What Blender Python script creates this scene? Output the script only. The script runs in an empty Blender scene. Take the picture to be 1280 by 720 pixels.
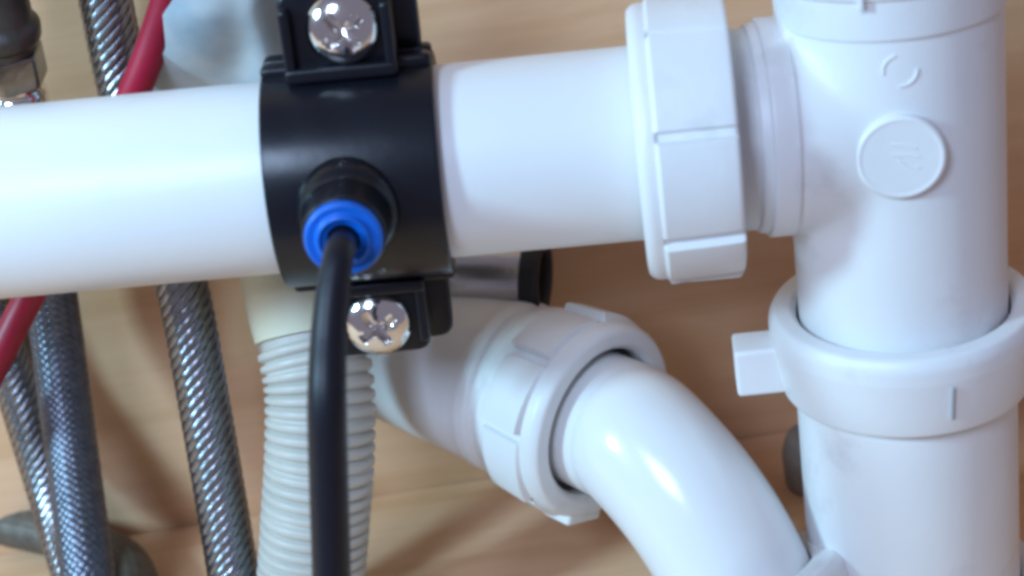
import bpy, bmesh, math, random
import numpy as np
from mathutils import Vector, Matrix
from mathutils.bvhtree import BVHTree

random.seed(7)
SC = bpy.context.scene
COL = SC.collection

# ------------------------------------------------------------------ camera
F_PX = 2000.0                       # focal length in pixels of the 1280 wide photo
UP = Vector((-0.141, 0.893, -0.426)).normalized()     # plumb line seen from the camera (right, up, forward)
YV = (Vector((0, 0, 1)) - UP * UP.z).normalized()
XV = YV.cross(UP)
if XV.x < 0:
    XV = -XV
CAM_POS = Vector((0.0, -0.388, 0.52))
FLOOR_Z = 0.280
STAND_OFF = 0.148                   # depths below are counted from a plane this far in front of the lens


def cv(v):
    """camera direction (right, up, forward) -> world direction"""
    v = Vector(v)
    return Vector((v.dot(XV), v.dot(YV), v.dot(UP)))


def at(px, py, d):
    """point seen at a pixel of the photograph, STAND_OFF + d metres in front of the lens"""
    d += STAND_OFF
    return CAM_POS + cv(((px - 640) / F_PX * d, (360 - py) / F_PX * d, d))


def at_floor(px, py, h=0.0):
    """point seen at a pixel, lying h above the cabinet floor"""
    d = cv(((px - 640) / F_PX, (360 - py) / F_PX, 1))
    return CAM_POS + d * ((FLOOR_Z + h - CAM_POS.z) / d.z)


cam_data = bpy.data.cameras.new('camera')
cam = bpy.data.objects.new('camera', cam_data)
COL.objects.link(cam)
r_, u_, f_ = cv((1, 0, 0)), cv((0, 1, 0)), cv((0, 0, 1))
cam.matrix_world = Matrix((
    (r_.x, u_.x, -f_.x, CAM_POS.x),
    (r_.y, u_.y, -f_.y, CAM_POS.y),
    (r_.z, u_.z, -f_.z, CAM_POS.z),
    (0, 0, 0, 1)))
cam_data.sensor_width = 36
cam_data.lens = 36 * F_PX / 1280
cam_data.clip_start = 0.01
cam_data.clip_end = 50
cam_data.dof.use_dof = True
cam_data.dof.focus_distance = 0.355
cam_data.dof.aperture_fstop = 12.0
SC.camera = cam

# ------------------------------------------------------------------ world, lamps, exposure
w = bpy.data.worlds.new('World')
SC.world = w
w.use_nodes = True
bgn = w.node_tree.nodes['Background']
bgn.inputs[0].default_value = (0.80, 0.76, 1.0, 1)
bgn.inputs[1].default_value = 0.25


def area(name, direction, dist, size, energy, color, target, size_y=None):
    l = bpy.data.lights.new(name, 'AREA')
    l.energy = energy
    l.color = color
    l.size = size
    if size_y:
        l.shape = 'RECTANGLE'
        l.size_y = size_y
    o = bpy.data.objects.new(name, l)
    COL.objects.link(o)
    d = cv(direction).normalized()
    o.location = target + d * dist
    o.rotation_euler = (-d).to_track_quat('-Z', 'Y').to_euler()
    return o


MID = at(600, 330, 0.2)
area('window_light', (-0.42, 0.19, -1.0), 0.85, 0.22, 4.5, (0.53, 0.70, 1.0), MID, 0.24)
area('side_window_light', (-1.35, 0.20, -0.85), 0.80, 0.09, 5.8, (0.43, 0.77, 1.0), MID, 0.16)


SC.view_settings.view_transform = 'Standard'
SC.view_settings.look = 'None'
SC.view_settings.exposure = 0.06
SC.view_settings.gamma = 1.0
SC.view_settings.use_curve_mapping = False
SC.cycles.filter_width = 3.6
SC.cycles.max_bounces = 8

# ------------------------------------------------------------------ materials


def mat(name, color, rough=0.4, metal=0.0, var=0.0, var_scale=60, bump=0.0, bump_scale=900,
        coat=0.0, sss=0.0, rough_var=0.0, spec=0.5, stain=None):
    m = bpy.data.materials.new(name)
    m.use_nodes = True
    nt = m.node_tree
    p = nt.nodes['Principled BSDF']
    p.inputs['Base Color'].default_value = (*color, 1)
    p.inputs['Roughness'].default_value = rough
    p.inputs['Metallic'].default_value = metal
    p.inputs['Specular IOR Level'].default_value = spec
    p.inputs['Coat Weight'].default_value = coat
    p.inputs['Coat Roughness'].default_value = 0.08
    if sss:
        p.inputs['Subsurface Weight'].default_value = sss
        p.inputs['Subsurface Radius'].default_value = (0.004, 0.003, 0.003)
        p.inputs['Subsurface Scale'].default_value = 1.0
    tc = nt.nodes.new('ShaderNodeTexCoord')
    if var or stain:
        n = nt.nodes.new('ShaderNodeTexNoise')
        n.inputs['Scale'].default_value = var_scale
        n.inputs['Detail'].default_value = 6
        nt.links.new(tc.outputs['Object'], n.inputs['Vector'])
        rp = nt.nodes.new('ShaderNodeValToRGB')
        lo = [c * (1 - var) for c in color]
        hi = [min(1, c * (1 + var * 0.5)) for c in color]
        rp.color_ramp.elements[0].position = 0.3
        rp.color_ramp.elements[0].color = (*lo, 1)
        rp.color_ramp.elements[1].position = 0.7
        rp.color_ramp.elements[1].color = (*hi, 1)
        nt.links.new(n.outputs['Fac'], rp.inputs['Fac'])
        out = rp.outputs['Color']
        if stain:
            n2 = nt.nodes.new('ShaderNodeTexNoise')
            n2.inputs['Scale'].default_value = 38
            n2.inputs['Detail'].default_value = 8
            n2.inputs['Roughness'].default_value = 0.65
            nt.links.new(tc.outputs['Object'], n2.inputs['Vector'])
            r2 = nt.nodes.new('ShaderNodeValToRGB')
            r2.color_ramp.elements[0].position = 0.56
            r2.color_ramp.elements[0].color = (0, 0, 0, 1)
            r2.color_ramp.elements[1].position = 0.80
            r2.color_ramp.elements[1].color = (1, 1, 1, 1)
            nt.links.new(n2.outputs['Fac'], r2.inputs['Fac'])
            mx = nt.nodes.new('ShaderNodeMixRGB')
            mx.inputs['Color2'].default_value = (*stain, 1)
            nt.links.new(r2.outputs['Color'], mx.inputs['Fac'])
            nt.links.new(out, mx.inputs['Color1'])
            out = mx.outputs['Color']
        nt.links.new(out, p.inputs['Base Color'])
    if rough_var:
        n3 = nt.nodes.new('ShaderNodeTexNoise')
        n3.inputs['Scale'].default_value = 140
        n3.inputs['Detail'].default_value = 5
        nt.links.new(tc.outputs['Object'], n3.inputs['Vector'])
        mr = nt.nodes.new('ShaderNodeMapRange')
        mr.inputs['To Min'].default_value = max(0.02, rough - rough_var)
        mr.inputs['To Max'].default_value = rough + rough_var
        nt.links.new(n3.outputs['Fac'], mr.inputs['Value'])
        nt.links.new(mr.outputs['Result'], p.inputs['Roughness'])
    if bump:
        n4 = nt.nodes.new('ShaderNodeTexNoise')
        n4.inputs['Scale'].default_value = bump_scale
        n4.inputs['Detail'].default_value = 3
        nt.links.new(tc.outputs['Object'], n4.inputs['Vector'])
        b = nt.nodes.new('ShaderNodeBump')
        b.inputs['Strength'].default_value = bump
        b.inputs['Distance'].default_value = 0.0004
        nt.links.new(n4.outputs['Fac'], b.inputs['Height'])
        nt.links.new(b.outputs['Normal'], p.inputs['Normal'])
    return m


M_PIPE = mat('white_pipe_plastic', (0.80, 0.80, 0.80), 0.38, var=0.03, var_scale=25, bump=0.08, bump_scale=350, rough_var=0.06)
M_FIT = mat('white_fitting_plastic', (0.78, 0.78, 0.785), 0.42, var=0.04, var_scale=30, bump=0.10, bump_scale=500, rough_var=0.06, stain=(0.56, 0.55, 0.54))
M_NUT = mat('white_nut_plastic', (0.77, 0.77, 0.775), 0.42, var=0.05, var_scale=40, bump=0.15, bump_scale=600, stain=(0.55, 0.54, 0.53))
M_GLOSS = mat('glossy_white_plastic', (0.79, 0.79, 0.79), 0.19, var=0.02, var_scale=20, bump=0.05, bump_scale=200, rough_var=0.05)
M_BLACK = mat('black_clamp_plastic', (0.006, 0.007, 0.012), 0.30, bump=0.06, bump_scale=500, rough_var=0.05, var=0.3, var_scale=80, spec=0.38)
M_TUBE = mat('black_tube_plastic', (0.009, 0.009, 0.015), 0.42, spec=0.3, bump=0.1, bump_scale=300, rough_var=0.05)
M_BLUE = mat('blue_collet_plastic', (0.003, 0.13, 0.62), 0.36, bump=0.1, var=0.15, var_scale=150)
M_STEEL = mat('bright_screw_steel', (0.80, 0.77, 0.75), 0.13, metal=1.0, bump=0.35, bump_scale=400, rough_var=0.06)
M_CHROME = mat('chrome', (0.75, 0.75, 0.76), 0.12, metal=1.0, bump=0.15, bump_scale=200)
M_NICKEL = mat('dull_nickel', (0.30, 0.29, 0.28), 0.22, metal=1.0, bump=0.3, bump_scale=300, var=0.3, var_scale=150)
M_STUB = mat('brushed_grey_metal', (0.58, 0.56, 0.55), 0.26, metal=0.85, bump=0.2, bump_scale=300)
M_DARKMETAL = mat('dark_tap_metal', (0.12, 0.115, 0.11), 0.42, metal=0.85, bump=0.4, bump_scale=400, var=0.3, var_scale=120)
M_BRAID = mat('steel_braid', (0.31, 0.315, 0.34), 0.28, metal=1.0, rough_var=0.06, bump=0.12, bump_scale=2500, var=0.25, var_scale=400)
M_DULL = mat('tarnished_braid', (0.15, 0.128, 0.105), 0.5, metal=0.4, var=0.3, var_scale=300, bump=0.3)
M_BLUEB = mat('blue_grey_braid', (0.15, 0.165, 0.205), 0.38, metal=0.85, rough_var=0.08, var=0.25, var_scale=400)
M_CORE = mat('hose_core_rubber', (0.012, 0.012, 0.014), 0.6)
M_RED = mat('red_hose_rubber', (0.34, 0.003, 0.030), 0.45, var=0.2, var_scale=60, bump=0.1, bump_scale=300)
M_CREAM = mat('cream_cuff_plastic', (0.66, 0.66, 0.50), 0.5, var=0.06, var_scale=60, bump=0.15)
M_CORR = mat('ivory_corrugated_plastic', (0.51, 0.49, 0.44), 0.42, var=0.08, var_scale=70, bump=0.1, rough_var=0.06)
M_GREYP = mat('grey_rubber', (0.24, 0.215, 0.19), 0.5, var=0.2, var_scale=90)
M_RING = mat('black_rubber', (0.012, 0.011, 0.013), 0.5)
M_MARK = mat('grey_mark', (0.42, 0.43, 0.46), 0.6)


def wood_material(flat=False):
    m = bpy.data.materials.new('pine_plywood')
    m.use_nodes = True
    nt = m.node_tree
    p = nt.nodes['Principled BSDF']
    tc = nt.nodes.new('ShaderNodeTexCoord')
    mp = nt.nodes.new('ShaderNodeMapping')
    mp.inputs['Scale'].default_value = (6, 15, 1) if flat else (6, 1, 15)
    nt.links.new(tc.outputs['Object'], mp.inputs['Vector'])
    n = nt.nodes.new('ShaderNodeTexNoise')
    n.inputs['Scale'].default_value = 1.6
    n.inputs['Detail'].default_value = 5
    n.inputs['Roughness'].default_value = 0.55
    n.inputs['Distortion'].default_value = 0.8
    nt.links.new(mp.outputs['Vector'], n.inputs['Vector'])
    rp = nt.nodes.new('ShaderNodeValToRGB')
    cr = rp.color_ramp
    cr.elements[0].position = 0.28
    cr.elements[0].color = (0.70, 0.40, 0.215, 1)
    cr.elements[1].position = 0.72
    cr.elements[1].color = (0.82, 0.535, 0.34, 1)
    e = cr.elements.new(0.5)
    e.color = (0.77, 0.48, 0.285, 1)
    nt.links.new(n.outputs['Fac'], rp.inputs['Fac'])
    # fine fibres
    mp2 = nt.nodes.new('ShaderNodeMapping')
    mp2.inputs['Scale'].default_value = (22, 420, 1) if flat else (22, 1, 420)
    nt.links.new(tc.outputs['Object'], mp2.inputs['Vector'])
    n2 = nt.nodes.new('ShaderNodeTexNoise')
    n2.inputs['Scale'].default_value = 1.0
    n2.inputs['Detail'].default_value = 4
    nt.links.new(mp2.outputs['Vector'], n2.inputs['Vector'])
    r2 = nt.nodes.new('ShaderNodeValToRGB')
    r2.color_ramp.elements[0].position = 0.30
    r2.color_ramp.elements[0].color = (0.90, 0.87, 0.84, 1)
    r2.color_ramp.elements[1].position = 0.60
    r2.color_ramp.elements[1].color = (1, 1, 1, 1)
    nt.links.new(n2.outputs['Fac'], r2.inputs['Fac'])
    mx = nt.nodes.new('ShaderNodeMixRGB')
    mx.blend_type = 'MULTIPLY'
    mx.inputs['Fac'].default_value = 0.6
    nt.links.new(rp.outputs['Color'], mx.inputs['Color1'])
    nt.links.new(r2.outputs['Color'], mx.inputs['Color2'])
    # long wavering growth lines
    wv = nt.nodes.new('ShaderNodeTexWave')
    wv.bands_direction = 'Y' if flat else 'Z'
    wv.inputs['Scale'].default_value = 3.2
    wv.inputs['Distortion'].default_value = 6
    wv.inputs['Detail'].default_value = 3
    wv.inputs['Detail Scale'].default_value = 0.6
    mp3 = nt.nodes.new('ShaderNodeMapping')
    mp3.inputs['Scale'].default_value = (1.3, 3.0, 1) if flat else (1.3, 1, 3.0)
    nt.links.new(tc.outputs['Object'], mp3.inputs['Vector'])
    nt.links.new(mp3.outputs['Vector'], wv.inputs['Vector'])
    r3 = nt.nodes.new('ShaderNodeValToRGB')
    r3.color_ramp.elements[0].position = 0.0
    r3.color_ramp.elements[0].color = (0.86, 0.80, 0.74, 1)
    r3.color_ramp.elements[1].position = 0.12
    r3.color_ramp.elements[1].color = (1, 1, 1, 1)
    nt.links.new(wv.outputs['Fac'], r3.inputs['Fac'])
    mx2 = nt.nodes.new('ShaderNodeMixRGB')
    mx2.blend_type = 'MULTIPLY'
    mx2.inputs['Fac'].default_value = 0.45
    nt.links.new(mx.outputs['Color'], mx2.inputs['Color1'])
    nt.links.new(r3.outputs['Color'], mx2.inputs['Color2'])
    nt.links.new(mx2.outputs['Color'], p.inputs['Base Color'])
    p.inputs['Roughness'].default_value = 0.5
    b = nt.nodes.new('ShaderNodeBump')
    b.inputs['Strength'].default_value = 0.2
    b.inputs['Distance'].default_value = 0.0003
    nt.links.new(n2.outputs['Fac'], b.inputs['Height'])
    nt.links.new(b.outputs['Normal'], p.inputs['Normal'])
    return m


M_WOOD = wood_material()
M_WOOD_FLOOR = wood_material(True)


def film_material():
    m = bpy.data.materials.new('frosted_blue_film')
    m.use_nodes = True
    nt = m.node_tree
    p = nt.nodes['Principled BSDF']
    tc = nt.nodes.new('ShaderNodeTexCoord')
    nz = nt.nodes.new('ShaderNodeTexNoise')
    nz.inputs['Scale'].default_value = 42
    nz.inputs['Detail'].default_value = 5
    nt.links.new(tc.outputs['Object'], nz.inputs['Vector'])
    rp = nt.nodes.new('ShaderNodeValToRGB')
    rp.color_ramp.elements[0].position = 0.38
    rp.color_ramp.elements[0].color = (0.40, 0.52, 0.60, 1)
    rp.color_ramp.elements[1].position = 0.62
    rp.color_ramp.elements[1].color = (0.68, 0.74, 0.76, 1)
    nt.links.new(nz.outputs['Fac'], rp.inputs['Fac'])
    nt.links.new(rp.outputs['Color'], p.inputs['Base Color'])
    p.inputs['Roughness'].default_value = 0.25
    p.inputs['Transmission Weight'].default_value = 0.10
    p.inputs['IOR'].default_value = 1.25
    return m


M_FILM = film_material()

# ------------------------------------------------------------------ mesh helpers


def to_local(verts, parent):
    if parent is None:
        return verts
    inv = parent.matrix_world.inverted()
    return [inv @ Vector(v) for v in verts]


def make(name, verts, faces, material, parent=None, smooth=True, angle=35, origin=None):
    """link world-space geometry as ONE mesh object"""
    me = bpy.data.meshes.new(name)
    off = Vector((0, 0, 0))
    if parent is not None:
        off = parent.matrix_world.translation.copy()
    elif origin is not None:
        off = Vector(origin)
    me.from_pydata([tuple(Vector(v) - off) for v in verts], [], faces)
    me.update()
    bm = bmesh.new()
    bm.from_mesh(me)
    bmesh.ops.recalc_face_normals(bm, faces=bm.faces)
    bm.to_mesh(me)
    bm.free()
    if smooth:
        me.shade_smooth()
        me.set_sharp_from_angle(angle=math.radians(angle))
    me.materials.append(material)
    o = bpy.data.objects.new(name, me)
    COL.objects.link(o)
    if parent is not None:
        o.parent = parent
        o.matrix_world = Matrix.Translation(off)
    else:
        o.location = off
    bpy.context.view_layer.update()
    return o


def thing(name, label, cat, loc, group=None):
    o = bpy.data.objects.new(name, None)
    o.empty_display_size = 0.01
    COL.objects.link(o)
    o.location = loc
    o['label'] = label
    o['category'] = cat
    if group:
        o['group'] = group
    bpy.context.view_layer.update()
    return o


def tag(o, label, cat, group=None):
    o['label'] = label
    o['category'] = cat
    if group:
        o['group'] = group
    return o


class Geo:
    def __init__(self):
        self.v, self.f = [], []

    def add(self, v, f):
        k = len(self.v)
        self.v += [Vector(x) for x in v]
        self.f += [tuple(i + k for i in q) for q in f]
        return self


def frame(origin, axis, ref):
    """matrix: local z along axis, local x as near ref as possible"""
    z = Vector(axis).normalized()
    x = Vector(ref)
    x = (x - z * x.dot(z)).normalized()
    y = z.cross(x)
    return Matrix(((x.x, y.x, z.x, origin[0]), (x.y, y.y, z.y, origin[1]),
                   (x.z, y.z, z.z, origin[2]), (0, 0, 0, 1)))


def fillet(pts, rad, n=4, closed=False):
    """round the corners of a polyline [(r, t), ...]"""
    out = []
    N = len(pts)
    for i, p in enumerate(pts):
        if not closed and (i == 0 or i == N - 1):
            out.append(tuple(p))
            continue
        a, b, c = Vector(pts[i - 1]), Vector(p), Vector(pts[(i + 1) % N])
        rr = rad[i] if isinstance(rad, (list, tuple)) else rad
        d1, d2 = (a - b), (c - b)
        l = min(rr, d1.length * 0.49, d2.length * 0.49)
        if l < 1e-6:
            out.append(tuple(p))
            continue
        p0, p2 = b + d1.normalized() * l, b + d2.normalized() * l
        for k in range(n + 1):
            s = k / n
            q = p0 * (1 - s) ** 2 + b * 2 * s * (1 - s) + p2 * s * s
            out.append((q.x, q.y))
    return out


def lathe(profile, M, n=96, rfun=None, closed=True):
    """spin [(r, t)] round local z; rfun(r, t, angle) may alter the radius"""
    v, f = [], []
    m = len(profile)
    for i in range(n):
        a = 2 * math.pi * i / n
        ca, sa = math.cos(a), math.sin(a)
        for (r, t) in profile:
            rr = rfun(r, t, a) if rfun else r
            v.append(M @ Vector((rr * ca, rr * sa, t)))
    for i in range(n):
        j = (i + 1) % n
        for k in range(m - 1):
            f.append((i * m + k, j * m + k, j * m + k + 1, i * m + k + 1))
        if closed:
            f.append((i * m + m - 1, j * m + m - 1, j * m, i * m))
    return v, f


def spline(pts, step=0.001):
    """Catmull-Rom through pts, resampled at even steps"""
    P = [np.array(p, float) for p in pts]
    P = [2 * P[0] - P[1]] + P + [2 * P[-1] - P[-2]]
    dense = []
    for i in range(1, len(P) - 2):
        for s in np.linspace(0, 1, 60, endpoint=False):
            p0, p1, p2, p3 = P[i - 1], P[i], P[i + 1], P[i + 2]
            dense.append(0.5 * ((2 * p1) + (-p0 + p2) * s + (2 * p0 - 5 * p1 + 4 * p2 - p3) * s * s
                                + (-p0 + 3 * p1 - 3 * p2 + p3) * s ** 3))
    dense.append(P[-2])
    D = np.array(dense)
    seg = np.linalg.norm(np.diff(D, axis=0), axis=1)
    L = np.concatenate([[0], np.cumsum(seg)])
    n = max(4, int(L[-1] / step))
    s = np.linspace(0, L[-1], n + 1)
    return np.stack([np.interp(s, L, D[:, k]) for k in range(3)], axis=1), s


def frames(C):
    """parallel-transport normals along points C"""
    T = np.gradient(C, axis=0)
    T /= np.linalg.norm(T, axis=1)[:, None]
    ref = np.array([1.0, 0.1, 0.05])
    if abs(ref @ T[0]) > 0.9:
        ref = np.array([0.0, 1.0, 0.1])
    n = ref - T[0] * (ref @ T[0])
    n /= np.linalg.norm(n)
    N = [n]
    for i in range(1, len(C)):
        n = N[-1] - T[i] * (N[-1] @ T[i])
        N.append(n / np.linalg.norm(n))
    N = np.array(N)
    B = np.cross(T, N)
    return T, N, B


def sweep(pts, radius, n=40, step=0.001, cap=True):
    """round tube; radius may be a function of the arc length"""
    C, s = spline(pts, step)
    T, N, B = frames(C)
    v, f = [], []
    for i in range(len(C)):
        r = radius(s[i], s[-1]) if callable(radius) else radius
        for k in range(n):
            a = 2 * math.pi * k / n
            v.append(C[i] + (N[i] * math.cos(a) + B[i] * math.sin(a)) * r)
    for i in range(len(C) - 1):
        for k in range(n):
            j = (k + 1) % n
            f.append((i * n + k, i * n + j, (i + 1) * n + j, (i + 1) * n + k))
    if cap:
        f.append(tuple(range(n))[::-1])
        f.append(tuple((len(C) - 1) * n + k for k in range(n)))
    return [Vector(x) for x in v], f


def rbox(M, sx, sy, sz, rad=0.0008, corner=None, n=4):
    """box with rounded plan (corner radius) and chamfered rims, centred, local axes of M"""
    c = corner if corner is not None else rad
    outline = fillet([(-sx / 2, -sy / 2), (sx / 2, -sy / 2), (sx / 2, sy / 2), (-sx / 2, sy / 2)], c, 6, closed=True)
    m = len(outline)
    layers = []
    for k in range(n + 1):
        a = k / n * math.pi / 2
        layers.append((rad * (1 - math.sin(a)), -sz / 2 + rad * (1 - math.cos(a)) if False else -sz / 2 + rad * (1 - math.cos(math.pi / 2 - (math.pi / 2 - a)))))
    lay = [(rad * (1 - math.sin(k / n * math.pi / 2)), -sz / 2 + rad * (1 - math.cos(k / n * math.pi / 2))) for k in range(n + 1)]
    lay = lay + [(i, -z) for (i, z) in reversed(lay)]
    v, f = [], []
    for (ins, z) in lay:
        kx, ky = (sx - 2 * ins) / sx, (sy - 2 * ins) / sy
        for (x, y) in outline:
            v.append(M @ Vector((x * kx, y * ky, z)))
    for i in range(len(lay) - 1):
        for k in range(m):
            j = (k + 1) % m
            f.append((i * m + k, i * m + j, (i + 1) * m + j, (i + 1) * m + k))
    f.append(tuple(range(m))[::-1])
    f.append(tuple((len(lay) - 1) * m + k for k in range(m)))
    return v, f


def pipe_profile(ro, ri, t0, t1, rad=0.0006):
    return fillet([(ri, t0), (ro, t0), (ro, t1), (ri, t1)], rad, 3, closed=True)


# ------------------------------------------------------------------ the setting: one wood panel
g = Geo()
g.add(*rbox(Matrix.Translation((0, 0.009, 0.55)) @ Matrix.Rotation(math.radians(90), 4, 'X'), 1.6, 0.9, 0.018, 0.001))
wall = make('cabinet_wall', g.v, g.f, M_WOOD, origin=(0, 0.009, 0.55))
g = Geo()
g.add(*rbox(Matrix.Translation((0, -0.1105, FLOOR_Z - 0.009)), 1.6, 0.22, 0.018, 0.001))
fl = make('cabinet_floor', g.v, g.f, M_WOOD_FLOOR, origin=(0, -0.1105, FLOOR_Z - 0.009))
fl['kind'] = 'structure'
fl['label'] = 'warm pine plywood cabinet floor under the hoses'
wall['kind'] = 'structure'
wall['label'] = 'warm pine plywood cabinet wall behind the pipes and hoses'

# ------------------------------------------------------------------ axes shared by the fittings
D_PIPE = 0.184
S_YAW = -0.045                                              # the pipe comes a little nearer to the right


def pipe_d(px):
    return D_PIPE + S_YAW * (px - 450) / F_PX * (D_PIPE + STAND_OFF)


PA = at(-250, 254 + 250 * 0.0942, pipe_d(-250))                  # waste pipe axis
PB = at(872, 254 - 872 * 0.0942, pipe_d(872))
A_AX = (PB - PA).normalized()


def on_pipe(px):
    """point of the waste pipe axis below photo column px"""
    return at(px, 254 - px * 0.0942, pipe_d(px))


S0 = at(1125, 330, 0.1950)                                 # stack axis
S_UP = Vector((0, 0, 1))
TOCAM = cv((0.0, 0, -1))
FRONT = Vector((TOCAM.x, TOCAM.y, 0)).normalized()         # horizontal, towards the lens


def on_stack(py):
    """height on the stack axis seen at photo row py (solved along the plumb line)"""
    lo, hi = -0.3, 0.3
    for _ in range(60):
        mid = (lo + hi) / 2
        p = S0 + S_UP * mid - CAM_POS
        d = p.dot(f_)
        y = 360 - F_PX * p.dot(u_) / d
        if y > py:
            lo = mid
        else:
            hi = mid
    return (lo + hi) / 2


# ------------------------------------------------------------------ waste pipe (left to right)
pipe = thing('waste_pipe', 'long straight white waste pipe running across behind the black clamp', 'pipe', PA)
L_P = (PB - PA).length
g = Geo().add(*lathe(pipe_profile(0.0200, 0.0180, 0, L_P), frame(PA, A_AX, S_UP), 128))
make('pipe_body', g.v, g.f, M_PIPE, pipe)


# ------------------------------------------------------------------ compression nuts
def nut(label, origin, axis, ref, teeth=8, tooth=0.0013, phase=0.0, wings=(), r_out=0.0280, r_in=0.0212,
        length=0.0205, r_back=0.0262, material=None, lip=0.0048, group='white compression nuts on the drain pipes'):
    """origin: centre of the face the pipe enters by; axis: from that face into the nut"""
    material = material or M_NUT
    t = thing('compression_nut', label, 'pipe nut', origin, group)
    M = frame(origin, axis, ref)
    prof = fillet([(r_in, 0.0014), (r_in + 0.0012, 0.0), (r_out - 0.0012, 0.0), (r_out, lip * 0.45), (r_out, lip),
                   (r_out, lip + 0.0008), ((r_out + r_back) / 2, length * 0.7), (r_back, length), (r_back - 0.0035, length),
                   (r_back - 0.0035, 0.007), (r_in, 0.005)],
                  [0.0004, 0.0006, 0.0009, 0.001, 0.0003, 0.0003, 0.002, 0.0010, 0.0004, 0.0004, 0.0004], 4, closed=True)

    def rf(r, tt, a):
        if not teeth or r < r_back - 0.002:
            return r
        fr = (phase - (a / (2 * math.pi)) * teeth) % 1.0
        h = tooth * min(1.0, fr * 0.55 + 0.45) if fr < 0.96 else tooth * 0.45 * (1 - (fr - 0.96) / 0.04) + tooth * (fr - 0.96) / 0.04 * 0.45
        if fr > 0.90:
            h = 0.0
        wgt = max(0.0, min(1.0, (tt - lip) / 0.0007))
        return r - tooth * 0.25 * wgt + h * wgt
    v, f = lathe(prof, M, 360 if teeth else 128, rf)
    nb = make('nut_body', v, f, material, t, angle=32)
    for (ang, wd, ht, t0, t1) in wings:
        a = math.radians(ang)
        rad_dir = Vector((math.cos(a), math.sin(a), 0))
        tan = Vector((-math.sin(a), math.cos(a), 0))
        rm = r_back - 0.001
        c = rad_dir * (rm + ht / 2) + Vector((0, 0, (t0 + t1) / 2))
        W = M @ Matrix(((tan.x, 0, rad_dir.x, c.x), (tan.y, 0, rad_dir.y, c.y), (0, 1, 0, c.z), (0, 0, 0, 1)))
        v, f = rbox(W, wd, t1 - t0, ht, 0.0008, corner=0.0012)
        make('wing', v, f, material, t)
    return t


PERP = (S_UP - A_AX * S_UP.dot(A_AX)).normalized()
N_AX = (A_AX + cv((0, 0, -0.06))).normalized()
nut('white ribbed nut clamping the horizontal pipe into the tee branch', on_pipe(797), N_AX, PERP,
    phase=0.47, tooth=0.0019, r_out=0.0284, r_back=0.0276, lip=0.0036, length=0.0196, wings=[(188, 0.014, 0.0045, 0.0075, 0.0195)])
z_nut = on_stack(374)
nut('smooth winged white nut around the foot of the tee', S0 + S_UP * z_nut, -S_UP, cv((1, 0, 0)),
    teeth=0, r_out=0.0288, r_in=0.0227, length=0.0190, r_back=0.0268, material=M_FIT,
    wings=[(183, 0.010, 0.0112, 0.0065, 0.0178), (8, 0.010, 0.0105, 0.0065, 0.0178)])

# ------------------------------------------------------------------ tee fitting
z_col, z_top, z_end = on_stack(9), on_stack(-160), on_stack(425)
b_pt = on_pipe(1112)
zb = (b_pt - S0).z
BR = S0 + S_UP * zb                                        # where branch and stack meet
b_dir = -A_AX
tee = thing('tee_fitting', 'white tee fitting with a round boss at the top of the stack', 'pipe fitting', S0 + S_UP * z_end)
RT = 0.0216
g = Geo()
solid = lambda r, t0, t1: [(0.0, t0), (r, t0), (r, t1), (0.0, t1)]


def remeshed(g, voxel, smooth_it):
    me = bpy.data.meshes.new('tmp')
    me.from_pydata([tuple(v) for v in g.v], [], g.f)
    bm = bmesh.new()
    bm.from_mesh(me)
    bmesh.ops.remove_doubles(bm, verts=bm.verts, dist=1e-6)
    bmesh.ops.recalc_face_normals(bm, faces=bm.faces)
    bm.to_mesh(me)
    bm.free()
    o = bpy.data.objects.new('tmp', me)
    COL.objects.link(o)
    md = o.modifiers.new('r', 'REMESH')
    md.mode = 'VOXEL'
    md.voxel_size = voxel
    ms = o.modifiers.new('s', 'SMOOTH')
    ms.factor = 0.5
    ms.iterations = smooth_it
    bpy.context.view_layer.update()
    ev = o.evaluated_get(bpy.context.evaluated_depsgraph_get())
    m2 = ev.to_mesh()
    vs = [Vector(x.co) for x in m2.vertices]
    fs = [tuple(p.vertices) for p in m2.polygons]
    ev.to_mesh_clear()
    bpy.data.objects.remove(o)
    return vs, fs


def capped(r, t0, t1, M, n=96):
    v, f = [], []
    for t in (t0, t1):
        for i in range(n):
            a = 2 * math.pi * i / n
            v.append(M @ Vector((r * math.cos(a), r * math.sin(a), t)))
    for i in range(n):
        j = (i + 1) % n
        f.append((i, j, n + j, n + i))
    f.append(tuple(range(n))[::-1])
    f.append(tuple(range(n, 2 * n)))
    return v, f


MS = frame(S0, S_UP, FRONT)
MB = frame(BR, b_dir, S_UP)
branch_len = (BR - on_pipe(975)).length
g.add(*capped(RT + 0.0006, z_end - 0.012, z_top, MS))
g.add(*capped(RT + 0.0005, 0, branch_len + 0.002, MB))
v, f = remeshed(g, 0.00065, 130)
make('tee_body', v, f, M_FIT, tee, angle=80)
TEE_BVH = BVHTree.FromPolygons([tuple(x) for x in v], f)
# branch flange and threaded neck
fl0, fl1 = (BR - on_pipe(985)).length, (BR - on_pipe(950)).length
g = Geo().add(*lathe(fillet([(0.0205, fl0), (0.0226, fl0), (0.0226, fl1), (0.0205, fl1)], 0.0011, 4, closed=True), MB, 128))
make('branch_flange', g.v, g.f, M_FIT, tee)
nk = (BR - on_pipe(870)).length
prof = fillet([(0.0185, fl1 - 0.002), (0.0222, fl1 - 0.002), (0.0214, fl1 + 0.0018), (0.0208, fl1 + 0.0022), (0.0208, nk), (0.0185, nk)],
              [0.0003, 0.0008, 0.0004, 0.0004, 0.0004, 0.0003], 4, closed=True)
g = Geo().add(*lathe(prof, MB, 96))
make('branch_neck', g.v, g.f, M_FIT, tee)
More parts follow.
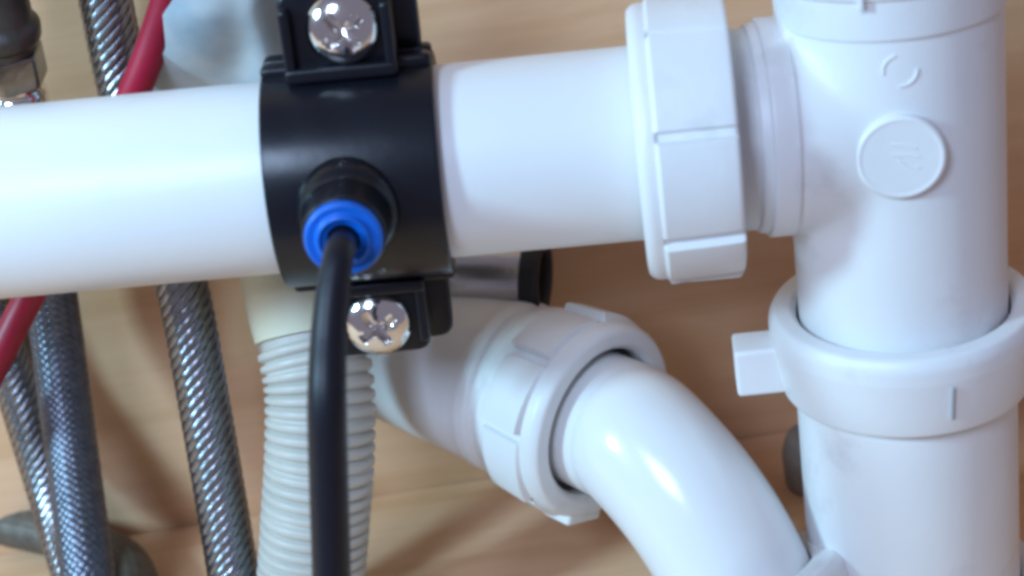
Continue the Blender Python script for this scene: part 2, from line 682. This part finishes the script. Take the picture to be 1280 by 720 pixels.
# upper collar with a step and a small rib
z_step = on_stack(-40)
g = Geo().add(*lathe(fillet([(0.0212, z_col), (0.0227, z_col), (0.0229, z_step), (0.0238, z_step + 0.0006), (0.0238, z_top + 0.004), (0.0212, z_top + 0.004)],
                            [0.0004, 0.0012, 0.0004, 0.0006, 0.001, 0.0004], 4, closed=True), MS, 128))
collar = make('upper_collar', g.v, g.f, M_FIT, tee)
# side of the stack axis facing the lens at that height
side = (CAM_POS - BR)
side = Vector((side.x, side.y, 0)).normalized()


def around(deg, r, z):
    d = Matrix.Rotation(math.radians(deg), 3, 'Z') @ side
    return S0 + d * r + S_UP * z, d


for deg in (-12.0,):
    c, d = around(deg, 0.0238, z_step + 0.006)
    v, f = rbox(frame(c, d, S_UP), 0.014, 0.0012, 0.0022, 0.0004)
    make('collar_rib', v, f, M_FIT, collar)
# round boss on the tee
c, d = around(2.5, 0.0, zb)
Mboss = frame(BR, d, S_UP)
g = Geo().add(*lathe(fillet([(0.0001, 0.016), (0.0089, 0.016), (0.0086, 0.0233), (0.0079, 0.0237), (0.0074, 0.0235), (0.0001, 0.0235)],
                            [0, 0.0003, 0.0006, 0.0004, 0.0003, 0], 4), Mboss, 72, closed=False))
boss = make('emblem_boss', g.v, g.f, M_FIT, tee)


def ridge(pts2, M, z, r=0.00022):
    return sweep([M @ Vector((y, x, z)) for (x, y) in pts2], r, 8, 0.0003)


g = Geo()
g.add(*ridge([(-0.0030, 0.0018), (-0.0008, 0.0026), (0.0016, 0.0030)], Mboss, 0.0235))
g.add(*ridge([(-0.0034, 0.0001), (-0.0010, 0.0006), (0.0018, 0.0008)], Mboss, 0.0235))
g.add(*ridge([(-0.0034, -0.0022), (-0.0014, -0.0018), (0.0004, -0.0006)], Mboss, 0.0235))
make('embossed_lettering', g.v, g.f, M_FIT, boss)
# small raised arcs between collar and boss
z_arc = on_stack(44)
g = Geo()
for a0, a1 in ((105, 190), (265, 360)):
    pts = []
    for k in range(7):
        a = math.radians(a0 + (a1 - a0) * k / 6)
        dx, dz = 0.0031 * math.cos(a), 0.0031 * math.sin(a)
        p, dd = around(4 + math.degrees(dx / RT), RT + 0.00005, z_arc + dz)
        hit = TEE_BVH.ray_cast(p + dd * 0.02, -dd)[0]
        pts.append(hit if hit else p)
    g.add(*sweep(pts, 0.00035, 8, 0.0003))
make('embossed_ring', g.v, g.f, M_FIT, tee)

# ------------------------------------------------------------------ socket below the tee and its bottom nut
z_sock_top, z_sock_bot = on_stack(462), FLOOR_Z - S0.z + 0.001
sock = thing('drain_socket', 'plain white vertical drain socket below the winged nut', 'pipe', S0 + S_UP * z_sock_bot)
g = Geo().add(*lathe(fillet([(0.0220, z_sock_bot), (0.0241, z_sock_bot), (0.0239, z_sock_top - 0.004), (0.0228, z_sock_top), (0.0222, z_sock_top)], 0.0005, 3, closed=True), MS, 128))
make('socket_body', g.v, g.f, M_FIT, sock)
z_n2 = on_stack(716)
nut('white nut just rising into view at the foot of the drain socket', S0 + S_UP * z_n2, -S_UP, cv((1, 0, 0)),
    teeth=0, r_out=0.0300, r_in=0.0246, length=0.019, r_back=0.028, material=M_FIT, wings=[(186, 0.013, 0.0085, 0.0012, 0.0140)])
# short grey dirt mark along a seam on the winged nut
sm, d = around(19, 0.0283, z_nut - 0.0105)
nuts = [o for o in COL.objects if o.name.startswith('compression_nut')]
v, f = rbox(frame(sm, d - S_UP * 0.12, S_UP), 0.0080, 0.0008, 0.0010, 0.0002)
make('seam_mark', v, f, M_MARK, nuts[1])

# ------------------------------------------------------------------ black saddle clamp
CC = on_pipe(452)
a_c = (A_AX + cv((0, 0, 0.035))).normalized()
n_c = a_c.cross(S_UP).normalized()
if n_c.dot(TOCAM) < 0:
    n_c = -n_c
u_c = n_c.cross(a_c)
if u_c.z < 0:
    u_c = -u_c
clamp = thing('saddle_clamp', 'black plastic saddle clamp bolted round the white waste pipe', 'pipe clamp', CC)


def MC(x, y, z, zdir='n'):
    """clamp frame: local x along the pipe, y up, z towards the front"""
    o = CC + a_c * x + u_c * y + n_c * z
    if zdir == 'n':
        X, Y, Z = a_c, u_c, n_c
    else:
        X, Y, Z = a_c, -n_c, u_c
    return Matrix(((X.x, Y.x, Z.x, o.x), (X.y, Y.y, Z.y, o.y), (X.z, Y.z, Z.z, o.z), (0, 0, 0, 1)))


def arc_shell(ri, ro, x0, x1, d0, d1, n=72, rad=0.0007):
    """part of a ring round the pipe; angle 0 = front, 90 = up"""
    prof = fillet([(ri, x0), (ro, x0), (ro, x1), (ri, x1)], rad, 4, closed=True)
    m = len(prof)
    v, f = [], []
    for i in range(n + 1):
        a = math.radians(d0 + (d1 - d0) * i / n)
        rad_d = n_c * math.cos(a) + u_c * math.sin(a)
        for (r, x) in prof:
            v.append(CC + a_c * x + rad_d * r)
    for i in range(n):
        for k in range(m):
            j = (k + 1) % m
            f.append((i * m + k, i * m + j, (i + 1) * m + j, (i + 1) * m + k))
    f.append(tuple(range(m))[::-1])
    f.append(tuple(n * m + k for k in range(m)))
    return v, f


HL = 0.0172
UL = 0.0322
# front half: shell, flange strips, lugs with raised rims
g = Geo()
g.add(*arc_shell(0.0201, 0.0232, -HL, HL, -86, 86))
for sgn in (-1, 1):
    g.add(*rbox(MC(0.0, sgn * 0.0226, 0.0030), 2 * HL - 0.0002, 0.0044, 0.0040, 0.0010, 0.0012))
make('front_shell', g.v, g.f, M_BLACK, clamp)
LW = 0.0222
for sgn in (-1, 1):
    g = Geo()
    yc = sgn * (UL - 0.0010)
    xo = -0.0005
    g.add(*rbox(MC(xo, yc, 0.0040), LW, 0.0178, 0.0050, 0.0009, 0.0034))
    for sx in (-1, 1):
        g.add(*rbox(MC(xo + sx * (LW / 2 - 0.0012), yc - sgn * 0.0012, 0.0072), 0.0022, 0.0140, 0.0034, 0.0008, 0.0010))
    g.add(*rbox(MC(xo, sgn * 0.0236, 0.0070), LW, 0.0030, 0.0046, 0.0008, 0.0010))
    make('lug', g.v, g.f, M_BLACK, clamp)
# back half
g = Geo()
g.add(*arc_shell(0.0201, 0.0232, -HL, HL, 94, 266))
for sgn in (-1, 1):
    g.add(*rbox(MC(0.0, sgn * 0.0226, -0.0028), 2 * HL - 0.0002, 0.0044, 0.0040, 0.0010, 0.0012))
    g.add(*rbox(MC(0.0016, sgn * (UL - 0.0005), -0.0036), LW + 0.0050, 0.0188, 0.0050, 0.0009, 0.0034))
make('back_shell', g.v, g.f, M_BLACK, clamp)
# spigot
prof = fillet([(0.0001, 0.0190), (0.0110, 0.0190), (0.0100, 0.0240), (0.0084, 0.0258), (0.0080, 0.0345), (0.0074, 0.0350), (0.0072, 0.0336), (0.0001, 0.0336)],
              [0, 0.001, 0.002, 0.001, 0.0008, 0.0004, 0.0003, 0], 4)
BX = -0.0014
Mb = frame(CC + a_c * BX, n_c, u_c)
g = Geo().add(*lathe(prof, Mb, 80, closed=False))
spigot = make('spigot', g.v, g.f, M_BLACK, clamp)
# blue release collet, an outer rim and a stepped inner ring
prof = fillet([(z[0], z[1] - 0.0024) for z in ((0.0030, 0.0355), (0.0072, 0.0355), (0.0075, 0.0385), (0.0070, 0.0392), (0.0053, 0.0389), (0.0051, 0.0398), (0.0044, 0.0400), (0.0041, 0.0393), (0.0030, 0.0390))],
              0.0004, 4, closed=True)
g = Geo().add(*lathe(prof, Mb, 80))
make('release_collet', g.v, g.f, M_BLUE, spigot)


def screw(px_off, sgn, turn):
    R = 0.0071
    c = CC + a_c * px_off + u_c * (sgn * UL) + n_c * 0.0066
    M = frame(c, n_c, a_c)
    NN = 110
    v, f = [], []
    idx = {}
    ct, st = math.cos(turn), math.sin(turn)
    # concentric grid so that the rim stays round
    rings = 46
    seg = 144
    for i in range(rings + 1):
        r = R * i / rings
        for k in range(seg):
            a = 2 * math.pi * k / seg
            x, y = r * math.cos(a), r * math.sin(a)
            z = 0.0042 * math.sqrt(max(0.0, 1 - (r / (R * 1.06)) ** 2))
            xr, yr = x * ct + y * st, -x * st + y * ct
            wd = 0.00085
            arm = 0.0042
            d = 1e9
            for (p, q) in ((xr, yr), (yr, xr)):
                dd = max(abs(p) - wd, abs(q) - arm)
                d = min(d, dd)
            if d < 0.0002:
                kk = min(1.0, (0.0002 - d) / 0.0004)
                depth = 0.0034 * (1 - 0.60 * (r / arm))
                z -= max(0, depth) * kk
            v.append(M @ Vector((x, y, z)))
    for i in range(rings):
        for k in range(seg):
            j = (k + 1) % seg
            f.append((i * seg + k, i * seg + j, (i + 1) * seg + j, (i + 1) * seg + k))
    b = len(v)
    for k in range(seg):
        a = 2 * math.pi * k / seg
        v.append(M @ Vector((R * math.cos(a), R * math.sin(a), -0.001)))
    for k in range(seg):
        j = (k + 1) % seg
        f.append((rings * seg + k, rings * seg + j, b + j, b + k))
    make('screw', v, f, M_STEEL, clamp, angle=28)


screw(0.0008, 1, math.radians(38))
screw(-0.0002, -1, math.radians(33))

# black tube pushed into the collet
tip = CC + a_c * BX + n_c * 0.0345
pts = [tip - n_c * 0.004, tip + n_c * 0.0040, at(424, 316, 0.1420), at(417, 356, 0.1398), at(411, 420, 0.1385), at(409, 500, 0.137), at(411, 600, 0.142),
       at(414, 700, 0.148), at(416, 800, 0.154)]
v, f = sweep(pts, lambda q, L: 0.0025 + 0.0011 * min(1.0, q / 0.045), 40, 0.0012)
tag(make('drain_tube', v, f, M_TUBE, origin=tip), 'thin black tube curving down out of the blue collet', 'tube')

# ------------------------------------------------------------------ trap: outlet elbow, nut, bend, lower nut
T_AX = cv((0.71, -0.28, -0.65)).normalized()
E_AX = cv((0.80, -0.25, -0.55)).normalized()               # from the wall towards the bend
T_NUT = at(757, 530, 0.236)                                # centre of the nut's open face
elb = thing('trap_outlet', 'wide white outlet fitting running back behind the black clamp', 'pipe fitting', T_NUT - T_AX * 0.05)
E0 = T_NUT - T_AX * 0.016
Me = frame(E0, -E_AX, S_UP)                                # local z runs back towards the wall
prof = fillet([(0.0175, -0.004), (0.0205, -0.004), (0.0205, 0.0030), (0.0224, 0.0034), (0.0228, 0.0062), (0.0220, 0.0086), (0.0209, 0.0090), (0.0209, 0.0112),
               (0.0221, 0.0120), (0.0222, 0.0150), (0.0215, 0.0170), (0.0206, 0.0300), (0.0185, 0.086), (0.0160, 0.086)],
              [0.0004, 0.0004, 0.0004, 0.001, 0.001, 0.001, 0.0006, 0.0006, 0.001, 0.002, 0.002, 0.006, 0.002, 0.0005], 4, closed=True)
g = Geo().add(*lathe(prof, Me, 128))
make('outlet_body', g.v, g.f, M_FIT, elb)
nut('white ribbed nut where the curved trap pipe enters the outlet', T_NUT, -T_AX, S_UP, phase=0.28, tooth=0.0026,
    r_out=0.0246, r_in=0.0186, length=0.0180, r_back=0.0236, wings=[(200, 0.012, 0.0036, 0.001, 0.010)])

bend_pts = [T_NUT - T_AX * 0.014, T_NUT - T_AX * 0.004, T_NUT + T_AX * 0.006, at(803, 556, 0.2270), at(857, 617, 0.2215), at(903, 686, 0.2195), at(938, 760, 0.2200), at(950, 800, 0.2210)]
bend = thing('trap_bend', 'glossy white curved trap pipe sweeping down to the right', 'pipe', bend_pts[-1])
v, f = sweep(bend_pts, 0.0170, 96, 0.0015)
make('bend_pipe', v, f, M_GLOSS, bend)
LN = at(917, 721, 0.2198)
l_ax = (at(951, 800, 0.2210) - at(915, 710, 0.2195)).normalized()
nut('white nut at the bottom edge round the end of the curved trap pipe', LN, l_ax, S_UP, teeth=0, r_out=0.0258, r_in=0.0182, length=0.017, r_back=0.024, material=M_FIT)

# ------------------------------------------------------------------ corrugated hose
hose_pts = [at(362, 200, 0.229), at(370, 300, 0.228), at(384, 400, 0.226), at(399, 480, 0.225), at(400, 560, 0.226), at(395, 640, 0.229), at(389, 720, 0.233), at(382, 790, 0.235)]
corr = thing('corrugated_hose', 'ivory corrugated drain hose with a smooth cream cuff hanging behind the black tube', 'hose', hose_pts[-1])
C, s = spline(hose_pts, 0.0004)
i_c = int(np.argmin(np.linalg.norm(C - np.array(at(384, 428, 0.2255)), axis=1)))
s_c = s[i_c]
PITCH = 0.0029


def corr_r(si, L):
    if si < s_c:
        return 0.0116
    ph = ((si - s_c) / PITCH) % 1.0
    return 0.01290 - 0.0014 * (0.5 + 0.5 * math.cos(2 * math.pi * ph)) ** 3.5


v, f = sweep(hose_pts, corr_r, 64, 0.0004)
make('ribbed_tube', v, f, M_CORR, corr, angle=80)
v, f = sweep([Vector(C[k]) for k in range(0, i_c + 1, max(1, i_c // 8))], lambda q, L: 0.0142 - 0.0014 * (q / L) ** 4, 64, 0.001)
make('cuff', v, f, M_CREAM, corr)


# ------------------------------------------------------------------ braided steel hoses
def braided(label, pts, R=0.0060, N=12, pitch=0.031, step=0.0006, material=None, amp=0.00010, lay=0.00011, lay_dir=1):
    t = thing('braided_hose', label, 'hose', pts[-1], 'steel braided water hoses')
    C, s = spline(pts, step)
    T, Nn, B = frames(C)
    v, f = sweep(pts, R * 0.90, 32, 0.0015)
    make('inner_hose', v, f, M_CORE, t)
    w_half, th = 0.00088 * R / 0.006, 0.00014
    cs = [(-1, 0), (-0.85, 0.85), (0, 1), (0.85, 0.85), (1, 0), (0, -0.7)]
    m = len(cs)
    V, Fc = [], []
    om = 2 * math.pi / pitch
    base = 0
    nC = len(C)
    for sgn in (1, -1):
        for k in range(N):
            th_ = sgn * om * s + 2 * math.pi * k / N
            q = 2 * s * N / pitch
            rr = R + sgn * amp * np.cos(math.pi * q) + (sgn * lay_dir - 1) * lay
            ca, sa = np.cos(th_)[:, None], np.sin(th_)[:, None]
            rad = Nn * ca + B * sa
            tang = -Nn * sa + B * ca
            cen = C + rad * rr[:, None]
            d = T + tang * (sgn * om * R)
            d /= np.linalg.norm(d, axis=1)[:, None]
            side = np.cross(d, rad)
            ring = np.stack([cen + side * (cx * w_half) + rad * (cy * th) for cx, cy in cs], axis=1)
            V.append(ring.reshape(-1, 3))
            i = np.arange(nC - 1)[:, None] * m + base
            kk = np.arange(m)[None, :]
            jj = (np.arange(m)[None, :] + 1) % m
            Fc.append(np.stack([i + kk, i + jj, i + m + jj, i + m + kk], axis=-1).reshape(-1, 4))
            base += nC * m
    V = np.concatenate(V) - np.array(t.location)
    Fc = np.concatenate(Fc)
    me = bpy.data.meshes.new('braid')
    me.vertices.add(len(V))
    me.vertices.foreach_set('co', V.astype(np.float32).ravel())
    me.loops.add(len(Fc) * 4)
    me.loops.foreach_set('vertex_index', Fc.astype(np.int32).ravel())
    me.polygons.add(len(Fc))
    me.polygons.foreach_set('loop_start', np.arange(0, len(Fc) * 4, 4, dtype=np.int32))
    me.update(calc_edges=True)
    me.validate()
    me.shade_smooth()
    me.materials.append(material or M_BRAID)
    o = bpy.data.objects.new('braid', me)
    COL.objects.link(o)
    o.parent = t
    o['kind'] = 'stuff'
    return t


hA = braided('steel braided hose passing behind the pipe between the red hose and the corrugated hose',
             [at(112, -110, 0.210), at(132, 0, 0.220), at(156, 115, 0.228), at(192, 240, 0.229), at(228, 360, 0.233), at(258, 520, 0.238), at(292, 720, 0.242), at(300, 780, 0.238)])
hB = braided('blue grey steel braided hose hanging from the dark tap coupling at far left',
             [at(20, 118, 0.228), at(40, 210, 0.240), at(56, 320, 0.250), at(72, 430, 0.258), at(89, 560, 0.258), at(110, 720, 0.246), at_floor(122, 790, 0.0068)], R=0.0063, N=16, pitch=0.034, material=M_BLUEB, amp=0.0002, lay=0.0)
hC = braided('steel braided hose slanting in below the red hose at the left edge',
             [at(-80, 250, 0.262), at(-24, 370, 0.266), at(22, 480, 0.275), at(66, 620, 0.278), at(96, 716, 0.266), at_floor(130, 800, 0.0065)], R=0.0062)
hD = braided('dull braided hose looping low across the bottom left corner',
             [at_floor(x, y, 0.0064) for x, y in ((-200, 632), (-60, 645), (50, 664), (125, 686), (164, 716), (166, 770), (110, 850))], N=16, material=M_DULL)
# crimp sleeve and coupling nut at the top of the left hose
p0, p1 = at(20, 118, 0.228), at(6, 60, 0.220)
ax = (p1 - p0).normalized()
Mf = frame(p0, ax, cv((0, 0, -1)))
g = Geo().add(*lathe(fillet([(0.0040, -0.010), (0.0070, -0.010), (0.0072, 0.0010), (0.0062, 0.0022), (0.0062, 0.0045), (0.0040, 0.0045)], 0.0006, 3, closed=True), Mf, 48))
make('crimp_sleeve', g.v, g.f, M_CHROME, hB)


def hexnut(M, r, t0, t1, name, material, parent):
    v, f = [], []
    n = 96
    prof = fillet([(r * 0.5, t0), (r, t0), (r, t1), (r * 0.5, t1)], 0.0007, 3, closed=True)

    def rf(rr, tt, a):
        if rr < r * 0.75:
            return rr
        aa = (a % (math.pi / 3)) - math.pi / 6
        return min(rr, rr * 0.90 / math.cos(aa)) if True else rr
    v, f = lathe(prof, M, n, rf)
    return make(name, v, f, material, parent, angle=25)


hexnut(Mf, 0.0084, 0.0040, 0.0125, 'coupling_nut', M_NICKEL, hB)
tp = thing('tap_tail', 'dark metal tap tail above the chrome coupling in the top left corner', 'tap tail', p0 + ax * 0.0125)
g = Geo().add(*lathe(fillet([(0.003, 0.0120), (0.0075, 0.0120), (0.0075, 0.0145), (0.0088, 0.0150), (0.0092, 0.0185), (0.0078, 0.0205), (0.0078, 0.060), (0.003, 0.060)],
                            0.0008, 3, closed=True), Mf, 64))
make('tail_body', g.v, g.f, M_DARKMETAL, tp)

# ------------------------------------------------------------------ red hose
rp = [at(236, -90, 0.194), at(203, 20, 0.206), at(169, 112, 0.214), at(104, 248, 0.228), at(34, 376, 0.236), at(-10, 462, 0.238), at(-80, 600, 0.245)]
v, f = sweep(rp, 0.0036, 36, 0.002)
tag(make('red_hose', v, f, M_RED, origin=rp[-1]), 'smooth crimson hose slanting down behind the left end of the waste pipe', 'hose')

# ------------------------------------------------------------------ pale blue plastic wrap, top left
cols, rows = 36, 30
v, f = [], []
for sidez in (0, 1):
    for j in range(rows + 1):
        for i in range(cols + 1):
            a, b = i / cols, j / rows
            left = np.interp(-70 + 205 * b, [-70, 0, 18, 58, 100, 140], [228, 216, 203, 207, 192, 186])
            px = left + (372 - left) * a
            py = -70 + 205 * b + 6 * math.sin(a * 5)
            q = a - 0.60 - 0.22 * b
            d = 0.170 + 0.058 * b - 0.0035 * math.exp(-(q / 0.13) ** 2) + 0.004 * math.exp(-((q - 0.22) / 0.10) ** 2) + 0.0012 * math.sin(b * 7 + a * 5) - 0.003 * a
            v.append(at(px, py, d + sidez * 0.0005))
n1 = (rows + 1) * (cols + 1)
for sidez in (0, 1):
    for j in range(rows):
        for i in range(cols):
            a = sidez * n1 + j * (cols + 1) + i
            f.append((a, a + 1, a + cols + 2, a + cols + 1))
edge = [j * (cols + 1) for j in range(rows + 1)]
for q in ([j * (cols + 1) for j in range(rows + 1)], [j * (cols + 1) + cols for j in range(rows + 1)], list(range(cols + 1)), [rows * (cols + 1) + i for i in range(cols + 1)]):
    for a, b in zip(q[:-1], q[1:]):
        f.append((a, b, b + n1, a + n1))
tag(make('plastic_sheet', v, f, M_FILM, origin=at(290, 40, 0.22), angle=60), 'pale blue creased plastic sheet tucked behind the pipe left of the clamp', 'plastic sheet')

# ------------------------------------------------------------------ grey cylinder with black ring behind the pipe
q0, q1 = at(520, 340, 0.264), at(682, 348, 0.2565)
cx = (q1 - q0).normalized()
Lq = (q1 - q0).length
stub = thing('pipe_stub', 'shiny grey pipe stub with a black rubber ring below the waste pipe', 'pipe', q0)
Mq = frame(q0, cx, S_UP)
g = Geo().add(*lathe(pipe_profile(0.0094, 0.0070, 0, Lq - 0.004, 0.0012), Mq, 64))
sb = make('stub_body', g.v, g.f, M_STUB, stub)
g = Geo().add(*lathe(pipe_profile(0.0104, 0.0070, Lq - 0.0052, Lq, 0.0012), Mq, 64))
make('rubber_ring', g.v, g.f, M_RING, stub)

# dark cap showing behind the drain socket
k0 = at_floor(1018, 604)
g = Geo().add(*lathe(fillet([(0.0001, 0.0002), (0.0076, 0.0002), (0.0080, 0.0100), (0.0062, 0.0160), (0.0001, 0.0165)], 0.0015, 4), frame(k0, S_UP, Vector((1, 0, 0))), 48, closed=False))
tag(make('rubber_cap', g.v, g.f, M_GREYP, origin=k0), 'dark grey rubber cap standing on the floor just left of the drain socket', 'rubber cap')
